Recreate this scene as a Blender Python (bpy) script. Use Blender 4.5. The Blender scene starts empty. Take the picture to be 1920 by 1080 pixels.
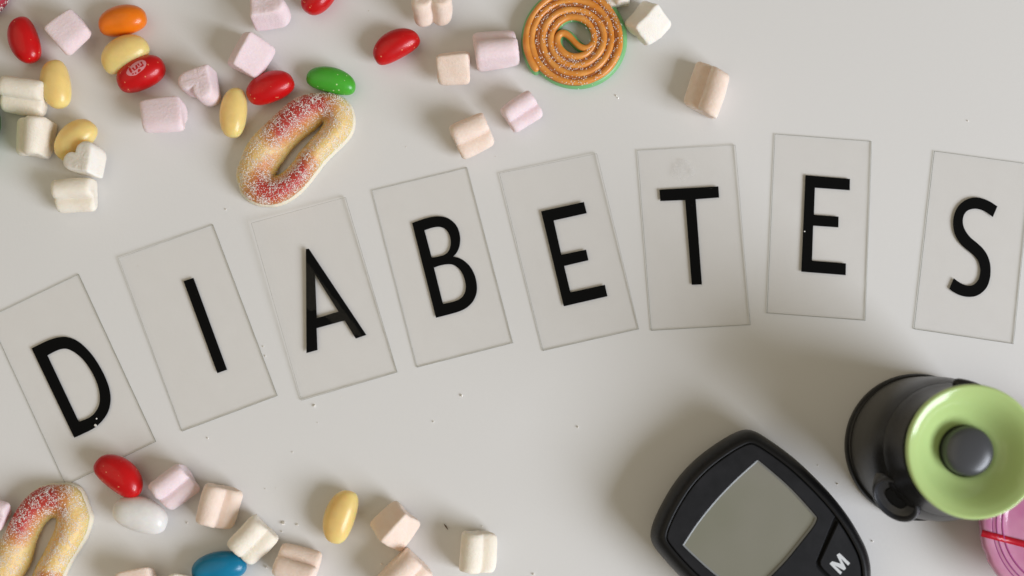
import bpy, bmesh, math, random
import numpy as np
from mathutils import Vector, Matrix
from mathutils.geometry import tessellate_polygon
from mathutils.bvhtree import BVHTree

MM = 0.001
R = math.radians
sc = bpy.context.scene
COL = sc.collection
rng = np.random.default_rng(7)
random.seed(7)

# ------------------------------------------------------------------ camera
F_PX = 2667.0                    # focal length in pixels of the 1920 x 1080 photograph (50 mm on 36 mm)
TILT = R(5.0)
CAM_H = 0.492
CAM = np.array([0.0, 0.0, CAM_H])
cam_data = bpy.data.cameras.new("camera")
cam_data.lens = 50.0
cam_data.sensor_width = 36.0
cam_data.clip_start = 0.01
cam_data.clip_end = 20.0
cam_data.dof.use_dof = True
cam_data.dof.focus_distance = (CAM_H - 0.002) / math.cos(TILT)
cam_data.dof.aperture_fstop = 7.1
cam = bpy.data.objects.new("camera", cam_data)
cam.location = CAM
cam.rotation_euler = (TILT, 0, 0)
COL.objects.link(cam)
sc.camera = cam
sc.view_settings.view_transform = 'Standard'
sc.view_settings.look = 'None'
sc.view_settings.exposure = 0.0
sc.view_settings.gamma = 1.0

# ------------------------------------------------------------------ light: a dim warm room and one big window
world = bpy.data.worlds.new("World")
sc.world = world
world.use_nodes = True
bg = world.node_tree.nodes["Background"]
bg.inputs[0].default_value = (1.0, 0.90, 0.72, 1)
bg.inputs[1].default_value = 0.235

def area_lamp(name, az, el, dist, sx, sy, power, col):
    d = bpy.data.lights.new(name, 'AREA')
    d.shape = 'RECTANGLE'
    d.size, d.size_y = sx, sy
    d.energy = power
    d.color = col
    o = bpy.data.objects.new(name, d)
    p = Vector((math.cos(el) * math.cos(az), math.cos(el) * math.sin(az), math.sin(el))) * dist
    o.location = p
    o.rotation_euler = (-p).to_track_quat('-Z', 'Y').to_euler()
    COL.objects.link(o)
    return o
area_lamp("window_light", R(-29), R(32), 2.0, 1.1, 1.0, 45.0, (0.86, 0.905, 1.0))
area_lamp("room_bounce", R(168), R(58), 2.6, 3.0, 3.0, 13.5, (1.0, 0.87, 0.64))

sc.cycles.max_bounces = 10
sc.cycles.diffuse_bounces = 5
sc.cycles.transparent_max_bounces = 16
sc.cycles.use_denoising = True

# ------------------------------------------------------------------ pixel <-> place
CT, ST = math.cos(TILT), math.sin(TILT)
def at(px, py, z=0.0):
    """photograph pixel -> point of the plane at height z (metres)"""
    x, y = (px - 960.0) / F_PX, (540.0 - py) / F_PX
    d = np.array([x, CT * y + ST, ST * y - CT])
    t = (z - CAM_H) / d[2]
    return CAM + d * t
def ray(px, py):
    x, y = (px - 960.0) / F_PX, (540.0 - py) / F_PX
    return Vector((x, CT * y + ST, ST * y - CT)).normalized()
def project(P):
    P = np.asarray(P) - CAM
    yy = CT * P[:, 1] + ST * P[:, 2]
    zz = -ST * P[:, 1] + CT * P[:, 2]
    return np.stack([960 + F_PX * P[:, 0] / -zz, 540 - F_PX * yy / -zz], 1)

# ------------------------------------------------------------------ building helpers
def link(name, verts, faces, mat, parent=None, origin=None, smooth=True, mats=None, fmat=None):
    verts = np.asarray(verts, float)
    o_ = np.zeros(3)
    if parent is not None:
        o_ = np.array(parent['_o'])
    elif origin is not None:
        o_ = np.asarray(origin, float)
    me = bpy.data.meshes.new(name)
    me.from_pydata((verts - o_).tolist(), [], [list(map(int, f)) for f in faces])
    bm = bmesh.new(); bm.from_mesh(me)
    bmesh.ops.recalc_face_normals(bm, faces=bm.faces)
    bm.to_mesh(me); bm.free()
    for m in (mats or [mat]):
        me.materials.append(m)
    if fmat is not None:
        me.polygons.foreach_set('material_index', np.asarray(fmat, np.int32))
    if smooth:
        me.polygons.foreach_set('use_smooth', np.ones(len(me.polygons), bool))
    me.update()
    o = bpy.data.objects.new(name, me)
    COL.objects.link(o)
    if parent is not None:
        o.parent = parent
        o['_o'] = [float(c) for c in o_]
    else:
        o.location = o_
        o['_o'] = [float(c) for c in o_]
    return o
def smooth_by_angle(o, deg):
    bm = bmesh.new(); bm.from_mesh(o.data)
    for e in bm.edges:
        if len(e.link_faces) == 2 and e.calc_face_angle(0) > R(deg):
            e.smooth = False
    bm.to_mesh(o.data); bm.free()
def empty(name, loc):
    o = bpy.data.objects.new(name, None)
    o.empty_display_size = 0.01
    o.location = loc
    o['_o'] = [float(c) for c in loc]
    COL.objects.link(o)
    return o
def tag(o, label, cat, group=None):
    o['label'] = label
    o['category'] = cat
    if group:
        o['group'] = group
    return o
def stuff(o):
    o['kind'] = 'stuff'
    return o

def smooth_poly(pts, closed=True, corner=38, n=5):
    """rounds a traced outline with Catmull-Rom, leaving its corners sharp"""
    P = np.asarray(pts, float); N = len(P)
    def turn(i):
        a, b = P[i] - P[i - 1], P[(i + 1) % N] - P[i]
        c = np.dot(a, b) / (np.linalg.norm(a) * np.linalg.norm(b) + 1e-12)
        return math.degrees(math.acos(max(-1, min(1, c)))) > corner
    cor = [turn(i) for i in range(N)]
    out = []
    for i in range(N):
        j = (i + 1) % N
        p1, p2 = P[i], P[j]
        out.append(p1)
        if cor[i] and cor[j]:
            continue
        p0 = P[i - 1] if not cor[i] else p1 - (p2 - p1)
        p3 = P[(j + 1) % N] if not cor[j] else p2 + (p2 - p1)
        for k in range(1, n):
            t = k / n
            out.append(0.5 * ((2 * p1) + (p2 - p0) * t + (2 * p0 - 5 * p1 + 4 * p2 - p3) * t * t + (3 * p1 - p0 - 3 * p2 + p3) * t ** 3))
    return np.array(out)
def resample(P, n):
    P = np.vstack([P, P[:1]])
    s = np.concatenate([[0], np.cumsum(np.linalg.norm(np.diff(P, axis=0), axis=1))])
    t = np.linspace(0, s[-1], n, endpoint=False)
    return np.stack([np.interp(t, s, P[:, k]) for k in range(P.shape[1])], 1)
def area2(P):
    x, y = P[:, 0], P[:, 1]
    return 0.5 * np.sum(x * np.roll(y, -1) - y * np.roll(x, -1))
def offset(P, d):
    """moves a closed outline inwards by d"""
    s = 1 if area2(P) > 0 else -1
    a = P - np.roll(P, 1, 0); b = np.roll(P, -1, 0) - P
    a /= np.linalg.norm(a, axis=1)[:, None] + 1e-12; b /= np.linalg.norm(b, axis=1)[:, None] + 1e-12
    na = np.stack([-a[:, 1], a[:, 0]], 1) * s; nb = np.stack([-b[:, 1], b[:, 0]], 1) * s
    n = na + nb
    l = np.linalg.norm(n, axis=1)[:, None]
    n = n / (l + 1e-9)
    c = np.clip(np.sum(n * na, 1), 0.5, 1)[:, None]
    return P + n * d / c
def slab(loops, z0, z1, chamfer=0.0, dz=None):
    """solid from an outline (first loop) and its holes; z from z0 to z1, top edge chamfered"""
    V, Fc, tag_ = [], [], []
    tops, base = [], 0
    for k, L in enumerate(loops):
        n = len(L)
        sgn = 1 if k == 0 else -1
        rows = [(L, z0), (L, z1 - chamfer)]
        if chamfer > 0:
            rows.append((offset(L, chamfer * sgn), z1))
        idx = []
        for (Q, z) in rows:
            idx.append(list(range(len(V), len(V) + n)))
            V += [(q[0], q[1], z) for q in Q]
        for r in range(len(rows) - 1):
            for i in range(n):
                j = (i + 1) % n
                Fc.append((idx[r][i], idx[r][j], idx[r + 1][j], idx[r + 1][i])); tag_.append(1)
        tops.append((idx[-1], idx[0]))
    for which in (0, 1):
        ids = [i for t in tops for i in t[which]]
        tris = tessellate_polygon([[Vector((V[i][0], V[i][1], 0)) for i in t[which]] for t in tops])
        for t in tris:
            Fc.append(tuple(ids[q] for q in t)); tag_.append(0)
    V = np.array(V)
    if dz is not None:
        V[:, 2] += dz(V)
    return V, Fc, tag_
def lathe(profile, n=96, centre=(0, 0, 0), sx=1, sy=1):
    V, Fc = [], []
    for (r, z) in profile:
        for k in range(n):
            a = 2 * math.pi * k / n
            V.append((r * math.cos(a) * sx, r * math.sin(a) * sy, z))
    for i in range(len(profile) - 1):
        for k in range(n):
            l = (k + 1) % n
            Fc.append((i * n + k, i * n + l, (i + 1) * n + l, (i + 1) * n + k))
    if profile[0][0] > 1e-9:
        Fc.append(tuple(range(n)))
    if profile[-1][0] > 1e-9:
        Fc.append(tuple((len(profile) - 1) * n + k for k in range(n)))
    return np.array(V) * MM + np.asarray(centre), Fc
def tube(path, rad, n=12):
    P = np.asarray(path, float); m = len(P)
    rad = np.broadcast_to(rad, (m,))
    T = np.gradient(P, axis=0); T /= np.linalg.norm(T, axis=1)[:, None]
    S = np.cross(T, [0, 0, 1]); S /= np.linalg.norm(S, axis=1)[:, None]
    U = np.cross(S, T)
    V, Fc = [], []
    # rounded ends
    rows = [(0, -0.9, 0.35), (0, -0.6, 0.78)] + [(i, 0, 1) for i in range(m)] + [(m - 1, 0.6, 0.78), (m - 1, 0.9, 0.35)]
    for (i, e, f) in rows:
        for k in range(n):
            a = 2 * math.pi * k / n
            V.append(P[i] + T[i] * e * rad[i] + (S[i] * math.cos(a) + U[i] * math.sin(a)) * rad[i] * f)
    for i in range(len(rows) - 1):
        for k in range(n):
            l = (k + 1) % n
            Fc.append((i * n + k, i * n + l, (i + 1) * n + l, (i + 1) * n + k))
    Fc.append(tuple(range(n))); Fc.append(tuple((len(rows) - 1) * n + k for k in range(n)))
    return np.array(V), Fc
def grains(points, size, jitter=0.5, up=None):
    """one mesh of many tiny crystal blocks, each turned its own way"""
    c = np.array([[x, y, z] for x in (-1, 1) for y in (-1, 1) for z in (-1, 1)], float) * 0.5
    f = [(0, 1, 3, 2), (4, 6, 7, 5), (0, 4, 5, 1), (2, 3, 7, 6), (0, 2, 6, 4), (1, 5, 7, 3)]
    V, Fc = [], []
    for p in points:
        q = rng.normal(size=4); q /= np.linalg.norm(q)
        w, x, y, z = q
        M = np.array([[1 - 2 * (y * y + z * z), 2 * (x * y - z * w), 2 * (x * z + y * w)], [2 * (x * y + z * w), 1 - 2 * (x * x + z * z), 2 * (y * z - x * w)], [2 * (x * z - y * w), 2 * (y * z + x * w), 1 - 2 * (x * x + y * y)]])
        s = size * (1 + jitter * rng.normal(size=3) * 0.5).clip(0.45, 1.9)
        b = len(V)
        V += list((c * s) @ M.T + p)
        Fc += [tuple(b + i for i in q_) for q_ in f]
    return np.array(V), Fc
def inside(poly, X, Y):
    poly = np.asarray(poly, float)
    res = np.zeros(X.shape, bool)
    j = len(poly) - 1
    for i in range(len(poly)):
        xi, yi = poly[i]; xj, yj = poly[j]
        c = ((yi > Y) != (yj > Y)) & (X < (xj - xi) * (Y - yi) / (yj - yi + 1e-12) + xi)
        res ^= c
        j = i
    return res

# ------------------------------------------------------------------ materials
def mat(name, col, rough=0.5, spec=0.5, sss=0.0, sss_scale=0.002, sss_r=(1, 0.6, 0.4), coat=0.0, coat_rough=0.1, trans=0.0, metal=0.0):
    m = bpy.data.materials.new(name); m.use_nodes = True
    b = m.node_tree.nodes["Principled BSDF"]
    b.inputs['Base Color'].default_value = (*col, 1)
    b.inputs['Roughness'].default_value = rough
    b.inputs['Specular IOR Level'].default_value = spec
    b.inputs['Subsurface Weight'].default_value = sss
    b.inputs['Subsurface Scale'].default_value = sss_scale
    b.inputs['Subsurface Radius'].default_value = sss_r
    b.inputs['Coat Weight'].default_value = coat
    b.inputs['Coat Roughness'].default_value = coat_rough
    b.inputs['Transmission Weight'].default_value = trans
    b.inputs['Metallic'].default_value = metal
    return m
def nd(m, t, **kw):
    n = m.node_tree.nodes.new(t)
    for k, v in kw.items():
        setattr(n, k, v)
    return n
def wire(m, a, ao, b, bi):
    m.node_tree.links.new(a.outputs[ao], b.inputs[bi])
def noise(m, scale, detail=3, rough=0.5, co=None):
    if co is None:
        co = nd(m, 'ShaderNodeTexCoord'); 
    n = nd(m, 'ShaderNodeTexNoise')
    n.inputs['Scale'].default_value = scale; n.inputs['Detail'].default_value = detail; n.inputs['Roughness'].default_value = rough
    wire(m, co, 'Object', n, 'Vector')
    return n
def ramp(m, src, out, stops):
    r = nd(m, 'ShaderNodeValToRGB')
    e = r.color_ramp.elements
    while len(e) < len(stops):
        e.new(0.5)
    for el, (p, c) in zip(e, stops):
        el.position = p; el.color = (*c, 1) if len(c) == 3 else c
    wire(m, src, out, r, 'Fac')
    return r
def bump(m, src, out, strength, dist):
    b = nd(m, 'ShaderNodeBump')
    b.inputs['Strength'].default_value = strength; b.inputs['Distance'].default_value = dist
    wire(m, src, out, b, 'Height')
    wire(m, b, 'Normal', m.node_tree.nodes["Principled BSDF"], 'Normal')
    return b
def bsdf(m):
    return m.node_tree.nodes["Principled BSDF"]

M_table = mat("white_laminate", (0.745, 0.735, 0.715), 0.33, 0.42)
n1 = noise(M_table, 900, 3, 0.55)
bump(M_table, n1, 'Fac', 0.16, 0.0002)
n2 = noise(M_table, 9, 4, 0.6)
r2 = ramp(M_table, n2, 'Fac', [(0.3, (0.27, 0.27, 0.27)), (0.75, (0.42, 0.42, 0.42))])
wire(M_table, r2, 'Color', bsdf(M_table), 'Roughness')
n3 = noise(M_table, 620, 2, 0.5)                                   # rare tiny specks of dust
r3 = ramp(M_table, n3, 'Fac', [(0.205, (0.63, 0.59, 0.54)), (0.225, (0.745, 0.735, 0.715))])
wire(M_table, r3, 'Color', bsdf(M_table), 'Base Color')

def marshmallow_mat(name, col, sub):
    m = mat(name, col, 0.85, 0.2, 0.42, 0.0017, (1, 0.75, 0.55))
    n = noise(m, 1150, 6, 0.68)
    bump(m, n, 'Fac', 0.65, 0.00045)
    k = noise(m, 260, 3, 0.5)
    r = ramp(m, k, 'Fac', [(0.3, tuple(c * s for c, s in zip(col, sub))), (0.62, col)])
    wire(m, r, 'Color', bsdf(m), 'Base Color')
    return m
M_marsh = {
    'white': marshmallow_mat("white_marshmallow", (0.91, 0.865, 0.78), (0.97, 0.95, 0.92)),
    'cream': marshmallow_mat("cream_marshmallow", (0.90, 0.83, 0.71), (0.97, 0.95, 0.92)),
    'pink': marshmallow_mat("pink_marshmallow", (0.88, 0.735, 0.745), (0.98, 0.93, 0.94)),
    'peach': marshmallow_mat("peach_marshmallow", (0.90, 0.745, 0.635), (0.97, 0.93, 0.90)),
}
def bean_mat(name, col, sss, speck=None, scale=0.0025):
    m = mat(name, col, 0.32, 0.3, sss, scale, (1.0, 0.55, 0.3), 0.22, 0.11)
    n = noise(m, 420, 3, 0.6)
    bump(m, n, 'Fac', 0.2, 0.0003)
    q = noise(m, 150, 3, 0.55)
    r = ramp(m, q, 'Fac', [(0.3, tuple(c * 0.86 for c in col)), (0.65, col)])
    if speck:
        vo = nd(m, 'ShaderNodeTexVoronoi'); vo.inputs['Scale'].default_value = 620
        co = nd(m, 'ShaderNodeTexCoord'); wire(m, co, 'Object', vo, 'Vector')
        lo = noise(m, 330, 1, 0.5)
        d = nd(m, 'ShaderNodeMath', operation='LESS_THAN'); wire(m, vo, 'Distance', d, 0); d.inputs[1].default_value = 0.17
        g = nd(m, 'ShaderNodeMath', operation='GREATER_THAN'); wire(m, lo, 'Fac', g, 0); g.inputs[1].default_value = 0.56
        a = nd(m, 'ShaderNodeMath', operation='MULTIPLY'); wire(m, d, 0, a, 0); wire(m, g, 0, a, 1)
        mx = nd(m, 'ShaderNodeMix', data_type='RGBA')
        wire(m, a, 0, mx, 0); wire(m, r, 'Color', mx, 6); mx.inputs[7].default_value = (*speck, 1)
        wire(m, mx, 2, bsdf(m), 'Base Color')
    else:
        wire(m, r, 'Color', bsdf(m), 'Base Color')
    return m
M_bean = {
    'red': bean_mat("red_jelly_bean", (0.60, 0.004, 0.006), 0.15, (0.75, 0.25, 0.12)),
    'orange': bean_mat("orange_jelly_bean", (0.90, 0.21, 0.006), 0.25),
    'yellow': bean_mat("yellow_jelly_bean", (0.91, 0.67, 0.255), 0.85, None, 0.008),
    'green': bean_mat("green_jelly_bean", (0.075, 0.43, 0.035), 0.2, (0.55, 0.72, 0.35)),
    'white': bean_mat("white_jelly_bean", (0.90, 0.88, 0.84), 0.2),
    'blue': bean_mat("blue_jelly_bean", (0.003, 0.20, 0.36), 0.15),
}
M_stamp = mat("pale_print", (0.70, 0.27, 0.29), 0.4, 0.3)

def plate_material():
    m = bpy.data.materials.new("clear_acrylic"); m.use_nodes = True
    nt = m.node_tree; nt.nodes.remove(bsdf(m))
    out = nt.nodes["Material Output"]
    tr = nd(m, 'ShaderNodeBsdfTransparent'); 
    gl = nd(m, 'ShaderNodeBsdfGlossy'); gl.inputs['Roughness'].default_value = 0.16
    gl.inputs['Color'].default_value = (1, 1, 1, 1)
    k = noise(m, 130, 5, 0.65)
    r = ramp(m, k, 'Fac', [(0.30, (0.986, 0.983, 0.979)), (0.7, (0.993, 0.991, 0.988))])
    wire(m, r, 'Color', tr, 'Color')
    mx = nd(m, 'ShaderNodeMixShader'); mx.inputs[0].default_value = 0.015
    wire(m, tr, 0, mx, 1); wire(m, gl, 0, mx, 2); wire(m, mx, 0, out, 0)
    return m
M_plate = plate_material()
def edge_material():
    m = bpy.data.materials.new("acrylic_cut_edge"); m.use_nodes = True
    nt = m.node_tree; nt.nodes.remove(bsdf(m))
    out = nt.nodes["Material Output"]
    tr = nd(m, 'ShaderNodeBsdfTransparent'); tr.inputs['Color'].default_value = (0.54, 0.55, 0.52, 1)
    gl = nd(m, 'ShaderNodeBsdfGlossy'); gl.inputs['Roughness'].default_value = 0.22; gl.inputs['Color'].default_value = (0.9, 0.95, 0.92, 1)
    k = noise(m, 160, 2, 0.5)
    r = ramp(m, k, 'Fac', [(0.35, (0.06, 0.06, 0.06)), (0.65, (0.34, 0.34, 0.34))])
    mx = nd(m, 'ShaderNodeMixShader'); wire(m, r, 'Color', mx, 0)
    wire(m, tr, 0, mx, 1); wire(m, gl, 0, mx, 2); wire(m, mx, 0, out, 0)
    return m
M_edge = edge_material()
M_vinyl = mat("black_vinyl", (0.004, 0.004, 0.0038), 0.6, 0.05)
nv = noise(M_vinyl, 900, 2, 0.5)
rv = ramp(M_vinyl, nv, 'Fac', [(0.785, (0.004, 0.004, 0.0038)), (0.80, (0.30, 0.29, 0.27))])
wire(M_vinyl, rv, 'Color', bsdf(M_vinyl), 'Base Color')

M_sugar = mat("sugar_crystal", (0.95, 0.92, 0.86), 0.25, 0.5)
M_foam = mat("white_foam_jelly", (0.84, 0.76, 0.60), 0.75, 0.3, 0.4, 0.002)
bump(M_foam, noise(M_foam, 1500, 4, 0.6), 'Fac', 0.6, 0.0005)
def gummy_mat(name):
    m = mat(name, (0.8, 0.5, 0.15), 0.34, 0.5, 0.7, 0.006, (1, 0.6, 0.3))
    a = nd(m, 'ShaderNodeVertexColor'); a.layer_name = "tint"
    k = noise(m, 700, 4, 0.6)
    mx = nd(m, 'ShaderNodeMix', data_type='RGBA', blend_type='MULTIPLY'); mx.inputs[0].default_value = 0.6
    r = ramp(m, k, 'Fac', [(0.3, (0.88, 0.80, 0.72)), (0.65, (1.0, 1.0, 1.0))])
    wire(m, a, 'Color', mx, 6); wire(m, r, 'Color', mx, 7); wire(m, mx, 2, bsdf(m), 'Base Color')
    bump(m, k, 'Fac', 0.7, 0.0006)
    return m
M_gummy = gummy_mat("peach_gummy")
M_berry = mat("berry_gummy", (0.42, 0.03, 0.055), 0.5, 0.4, 0.25, 0.002)
bump(M_berry, noise(M_berry, 700, 4, 0.6), 'Fac', 0.7, 0.0006)
M_orange = mat("orange_liquorice", (0.77, 0.30, 0.045), 0.33, 0.5, 0.25, 0.0015, (1, 0.5, 0.25))
no = noise(M_orange, 190, 3, 0.55)
ro = ramp(M_orange, no, 'Fac', [(0.3, (0.68, 0.23, 0.025)), (0.68, (0.80, 0.36, 0.08))])
wire(M_orange, ro, 'Color', bsdf(M_orange), 'Base Color')
bump(M_orange, noise(M_orange, 500, 3, 0.5), 'Fac', 0.18, 0.0004)
M_brown = mat("brown_filling", (0.40, 0.13, 0.03), 0.6, 0.4, 0.2, 0.0012)
M_greenbase = mat("green_liquorice", (0.20, 0.50, 0.20), 0.38, 0.5, 0.2, 0.0015)
M_leaf = mat("green_jelly", (0.07, 0.24, 0.035), 0.3, 0.5, 0.2, 0.003)

def plastic(name, col, rough, spec=0.45, grain=2200, strength=0.16):
    m = mat(name, col, rough, spec)
    bump(m, noise(m, grain, 3, 0.6), 'Fac', strength, 0.00012)
    return m
M_shell = plastic("black_shell_plastic", (0.005, 0.005, 0.0055), 0.4, 0.3)
M_panel = plastic("charcoal_face_plastic", (0.0125, 0.013, 0.0155), 0.55, 0.25)
kp = noise(M_panel, 160, 5, 0.6)
rp = ramp(M_panel, kp, 'Fac', [(0.35, (0.0065, 0.007, 0.0085)), (0.7, (0.0135, 0.0135, 0.016))])
wire(M_panel, rp, 'Color', bsdf(M_panel), 'Base Color')
M_gap = mat("gap_black", (0.003, 0.003, 0.003), 0.7, 0.2)
M_print = mat("white_print", (0.66, 0.68, 0.70), 0.6, 0.3)
M_glint = mat("grey_screen_glint", (0.30, 0.31, 0.31), 0.3, 0.5)  # light grey stands in for the reflection along the screen edge
M_lcd = mat("lcd_glass", (0.205, 0.20, 0.145), 0.16, 0.4)
kl = noise(M_lcd, 25, 2, 0.5)
rl = ramp(M_lcd, kl, 'Fac', [(0.35, (0.222, 0.220, 0.170)), (0.65, (0.258, 0.248, 0.208))])
wire(M_lcd, rl, 'Color', bsdf(M_lcd), 'Base Color')
M_smoke = plastic("smoky_grey_plastic", (0.009, 0.0085, 0.008), 0.33, 0.36, 900, 0.04)
M_dark = plastic("dark_grey_plastic", (0.0095, 0.009, 0.009), 0.36, 0.4, 900, 0.05)
M_lug = plastic("grey_satin_plastic", (0.032, 0.033, 0.037), 0.3, 0.5, 900, 0.05)
M_knob = plastic("slate_button_plastic", (0.058, 0.06, 0.066), 0.28, 0.5, 800, 0.03)
M_lime = mat("lime_green_plastic", (0.47, 0.62, 0.245), 0.14, 0.5, 0.12, 0.002)
M_pinklid = mat("pink_clear_plastic", (0.62, 0.21, 0.36), 0.14, 0.5, 0.3, 0.004, (1, 0.4, 0.6), 0.3, 0.08)
kk = noise(M_pinklid, 45, 3, 0.55)
rk = ramp(M_pinklid, kk, 'Fac', [(0.35, (0.55, 0.19, 0.34)), (0.65, (0.72, 0.38, 0.50))])
wire(M_pinklid, rk, 'Color', bsdf(M_pinklid), 'Base Color')
M_ridge = mat("mauve_ridge_plastic", (0.40, 0.085, 0.26), 0.15, 0.5, 0.2, 0.003, coat=0.3)
M_stripe = mat("red_stripe", (0.50, 0.006, 0.022), 0.3, 0.4)

# ------------------------------------------------------------------ the setting: white table
def table():
    hx, hy0, hy1, t = 0.80, -0.55, 0.70, 0.03
    P = np.array([(-hx, hy0), (hx, hy0), (hx, hy1), (-hx, hy1)])
    V, Fc, _ = slab([P], -t, 0.0, 0.002)
    o = link('table', V, Fc, M_table, smooth=False)
    o['kind'] = 'structure'
    o['label'] = 'white laminate table top'
    return o
table()

# ------------------------------------------------------------------ letter plates
def zoomed(pts, ox, oy, f):
    return [(ox + x / f, oy + y / f) for x, y in pts]
Z_TOP = 0.65 * MM
LETTERS = []
def plate(corners, glyph, label, lift=(0, 0, 0, 0)):
    """corners TL, TR, BR, BL in photograph pixels; lift in mm of each corner"""
    base = at(*np.mean(corners, 0), 0)
    root = empty('letter_plate', base)
    tag(root, label, 'letter plate', 'clear plates spelling a word across the table')
    P = np.array([at(x, y, Z_TOP)[:2] for x, y in corners])
    o0, ex, ey = P[0], P[1] - P[0], P[3] - P[0]
    Minv = np.linalg.inv(np.array([ex, ey]).T)
    def dz(V):
        st = (V[:, :2] - o0) @ Minv.T
        s, t = st[:, 0], st[:, 1]
        return MM * ((1 - s) * (1 - t) * lift[0] + s * (1 - t) * lift[1] + s * t * lift[2] + (1 - s) * t * lift[3])
    V, Fc, tg = slab([P], 0.10 * MM, Z_TOP, 0.10 * MM, dz)
    pl = link('acrylic_sheet', V, Fc, None, root, smooth=False, mats=[M_plate, M_edge], fmat=None)
    # material per face: sides get the cut-edge look
    for p in pl.data.polygons:
        p.material_index = 0 if abs(p.normal.z) > 0.95 else 1
    loops = []
    for L in glyph:
        Q = smooth_poly(L)
        loops.append(np.array([at(x, y, Z_TOP)[:2] for x, y in Q]))
    V, Fc, tg = slab(loops, Z_TOP + 0.01 * MM, Z_TOP + 0.09 * MM, 0.0, dz)
    g = link('letter', V, Fc, M_vinyl, root, smooth=False)
    return root
fD = 823 / 320
D = [zoomed([(152,394),(215,363),(250,349),(285,340),(320,339),(355,349),(390,370),(425,403),(455,440),(485,488),(508,534),(525,580),(533,622),(532,660),(523,696),(505,728),(480,757),(448,782),(400,806),(358,825)], 0, 500, fD),
     zoomed([(229,428),(262,410),(290,399),(315,396),(340,403),(370,421),(400,448),(425,480),(448,518),(465,555),(477,595),(481,630),(478,664),(467,690),(450,712),(425,730),(380,748)], 0, 500, fD)]
plate([(-22,595),(147,514),(292,828),(123,910)], D, 'clear plate with black letter D, a red jelly bean lying on its lower edge')
I_ = [zoomed([(345,327),(393,311),(555,754),(508,771)], 210, 400, fD)]
plate([(222,484),(399,421),(520,742),(341,809)], I_, 'clear plate with a slanted black letter I, between the D and the A', (.3, 0, 0, 0))
A = [zoomed([(335,290),(350,288),(640,724),(586,742),(530,651),(389,690),(393,800),(337,816)], 450, 360, 2.7), zoomed([(381,418),(499,606),(390,639)], 450, 360, 2.7)]
plate([(472,419),(648,370),(745,698),(565,751)], A, 'clear plate with black letter A, just below the upright peach gummy ring', (1.3, .6, 0, .2))
B = [zoomed([(250,319),(310,298),(350,288),(385,285),(420,290),(450,306),(475,332),(489,365),(494,400),(490,438),(477,468),(458,489),(490,497),(520,515),(548,545),(568,585),(578,630),(577,670),(565,705),(545,732),(515,755),(470,773),(371,799)], 680, 300, 2.7),
     zoomed([(313,356),(345,345),(375,339),(400,341),(422,353),(437,375),(445,405),(444,435),(435,460),(418,477),(390,487),(350,495)], 680, 300, 2.7),
     zoomed([(361,545),(390,535),(420,529),(450,529),(475,540),(497,562),(512,592),(521,630),(520,660),(510,685),(493,702),(465,715),(407,729)], 680, 300, 2.7)]
plate([(697,357),(876,314),(962,643),(782,689)], B, 'clear plate with black letter B, between the A and the first E')
E1 = [zoomed([(255,341),(472,294),(486,351),(319,388),(358,561),(483,535),(495,589),(372,618),(404,751),(578,713),(591,771),(370,822)], 920, 270, 2.7)]
plate([(936,325),(1119,288),(1198,617),(1018,658)], E1, 'clear plate with black letter E tilted to the left, between the B and the T', (.2, .5, 0, 0))
T = [zoomed([(156,293),(462,276),(466,334),(344,343),(377,785),(324,787),(290,347),(161,352)], 1180, 250, 2.77)]
t_plate = plate([(1195,282),(1379,272),(1407,609),(1221,620)], T, 'clear plate with black letter T and a faint smudge above it', (.1, .3, 0, 0))
def smudge(root, px, py, r):
    m = bpy.data.materials.new("dried_smudge"); m.use_nodes = True
    nt = m.node_tree; nt.nodes.remove(bsdf(m))
    tr = nd(m, 'ShaderNodeBsdfTransparent'); df = nd(m, 'ShaderNodeBsdfDiffuse'); df.inputs['Color'].default_value = (0.8, 0.79, 0.77, 1)
    k = noise(m, 260, 4, 0.6); rr = ramp(m, k, 'Fac', [(0.42, (0, 0, 0)), (0.62, (0.13, 0.13, 0.13))])
    mx = nd(m, 'ShaderNodeMixShader'); wire(m, rr, 'Color', mx, 0); wire(m, tr, 0, mx, 1); wire(m, df, 0, mx, 2); wire(m, mx, 0, nt.nodes["Material Output"], 0)
    ang = np.linspace(0, 2 * math.pi, 40, endpoint=False)
    rad = r * (1 + 0.12 * np.sin(3 * ang + 1) + 0.08 * np.sin(5 * ang))
    L = np.array([at(px + a_ * math.cos(t), py + a_ * math.sin(t), Z_TOP)[:2] for a_, t in zip(rad, ang)])
    z = Z_TOP + 0.22 * MM
    V, Fc, tg = slab([L], z, z + 0.02 * MM)
    link('smudge', V, Fc, m, root, smooth=False)
smudge(t_plate, 1280, 320, 21)
E2 = [zoomed([(250,273),(481,292),(480,351),(299,338),(294,479),(422,488),(421,544),(290,535),(284,717),(460,731),(459,792),(228,774)], 1420, 230, 2.77)]
plate([(1453,251),(1635,265),(1623,601),(1438,587)], E2, 'clear plate with black letter E standing almost straight, between the T and the S')
S = [zoomed([(486,343),(455,322),(420,306),(385,298),(350,301),(318,315),(290,340),(272,372),(263,410),(263,445),(270,480),(287,515),(310,543),(340,569),(370,594),(390,622),(399,655),(398,685),(390,713),(372,735),(350,744),(325,742),(298,730),(280,718),(266,706),(243,760),(262,775),(290,790),(320,799),(350,801),(380,796),(410,778),(435,748),(449,705),(452,660),(447,622),(433,585),(410,553),(380,525),(350,500),(327,470),(314,440),(312,405),(322,378),(340,362),(370,355),(400,359),(430,372),(463,397)], 1690, 260, 2.7)]
plate([(1752,283),(1935,308),(1901,645),(1714,617)], S, 'clear plate with black letter S, at the end of the word above the green-capped device')

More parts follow.
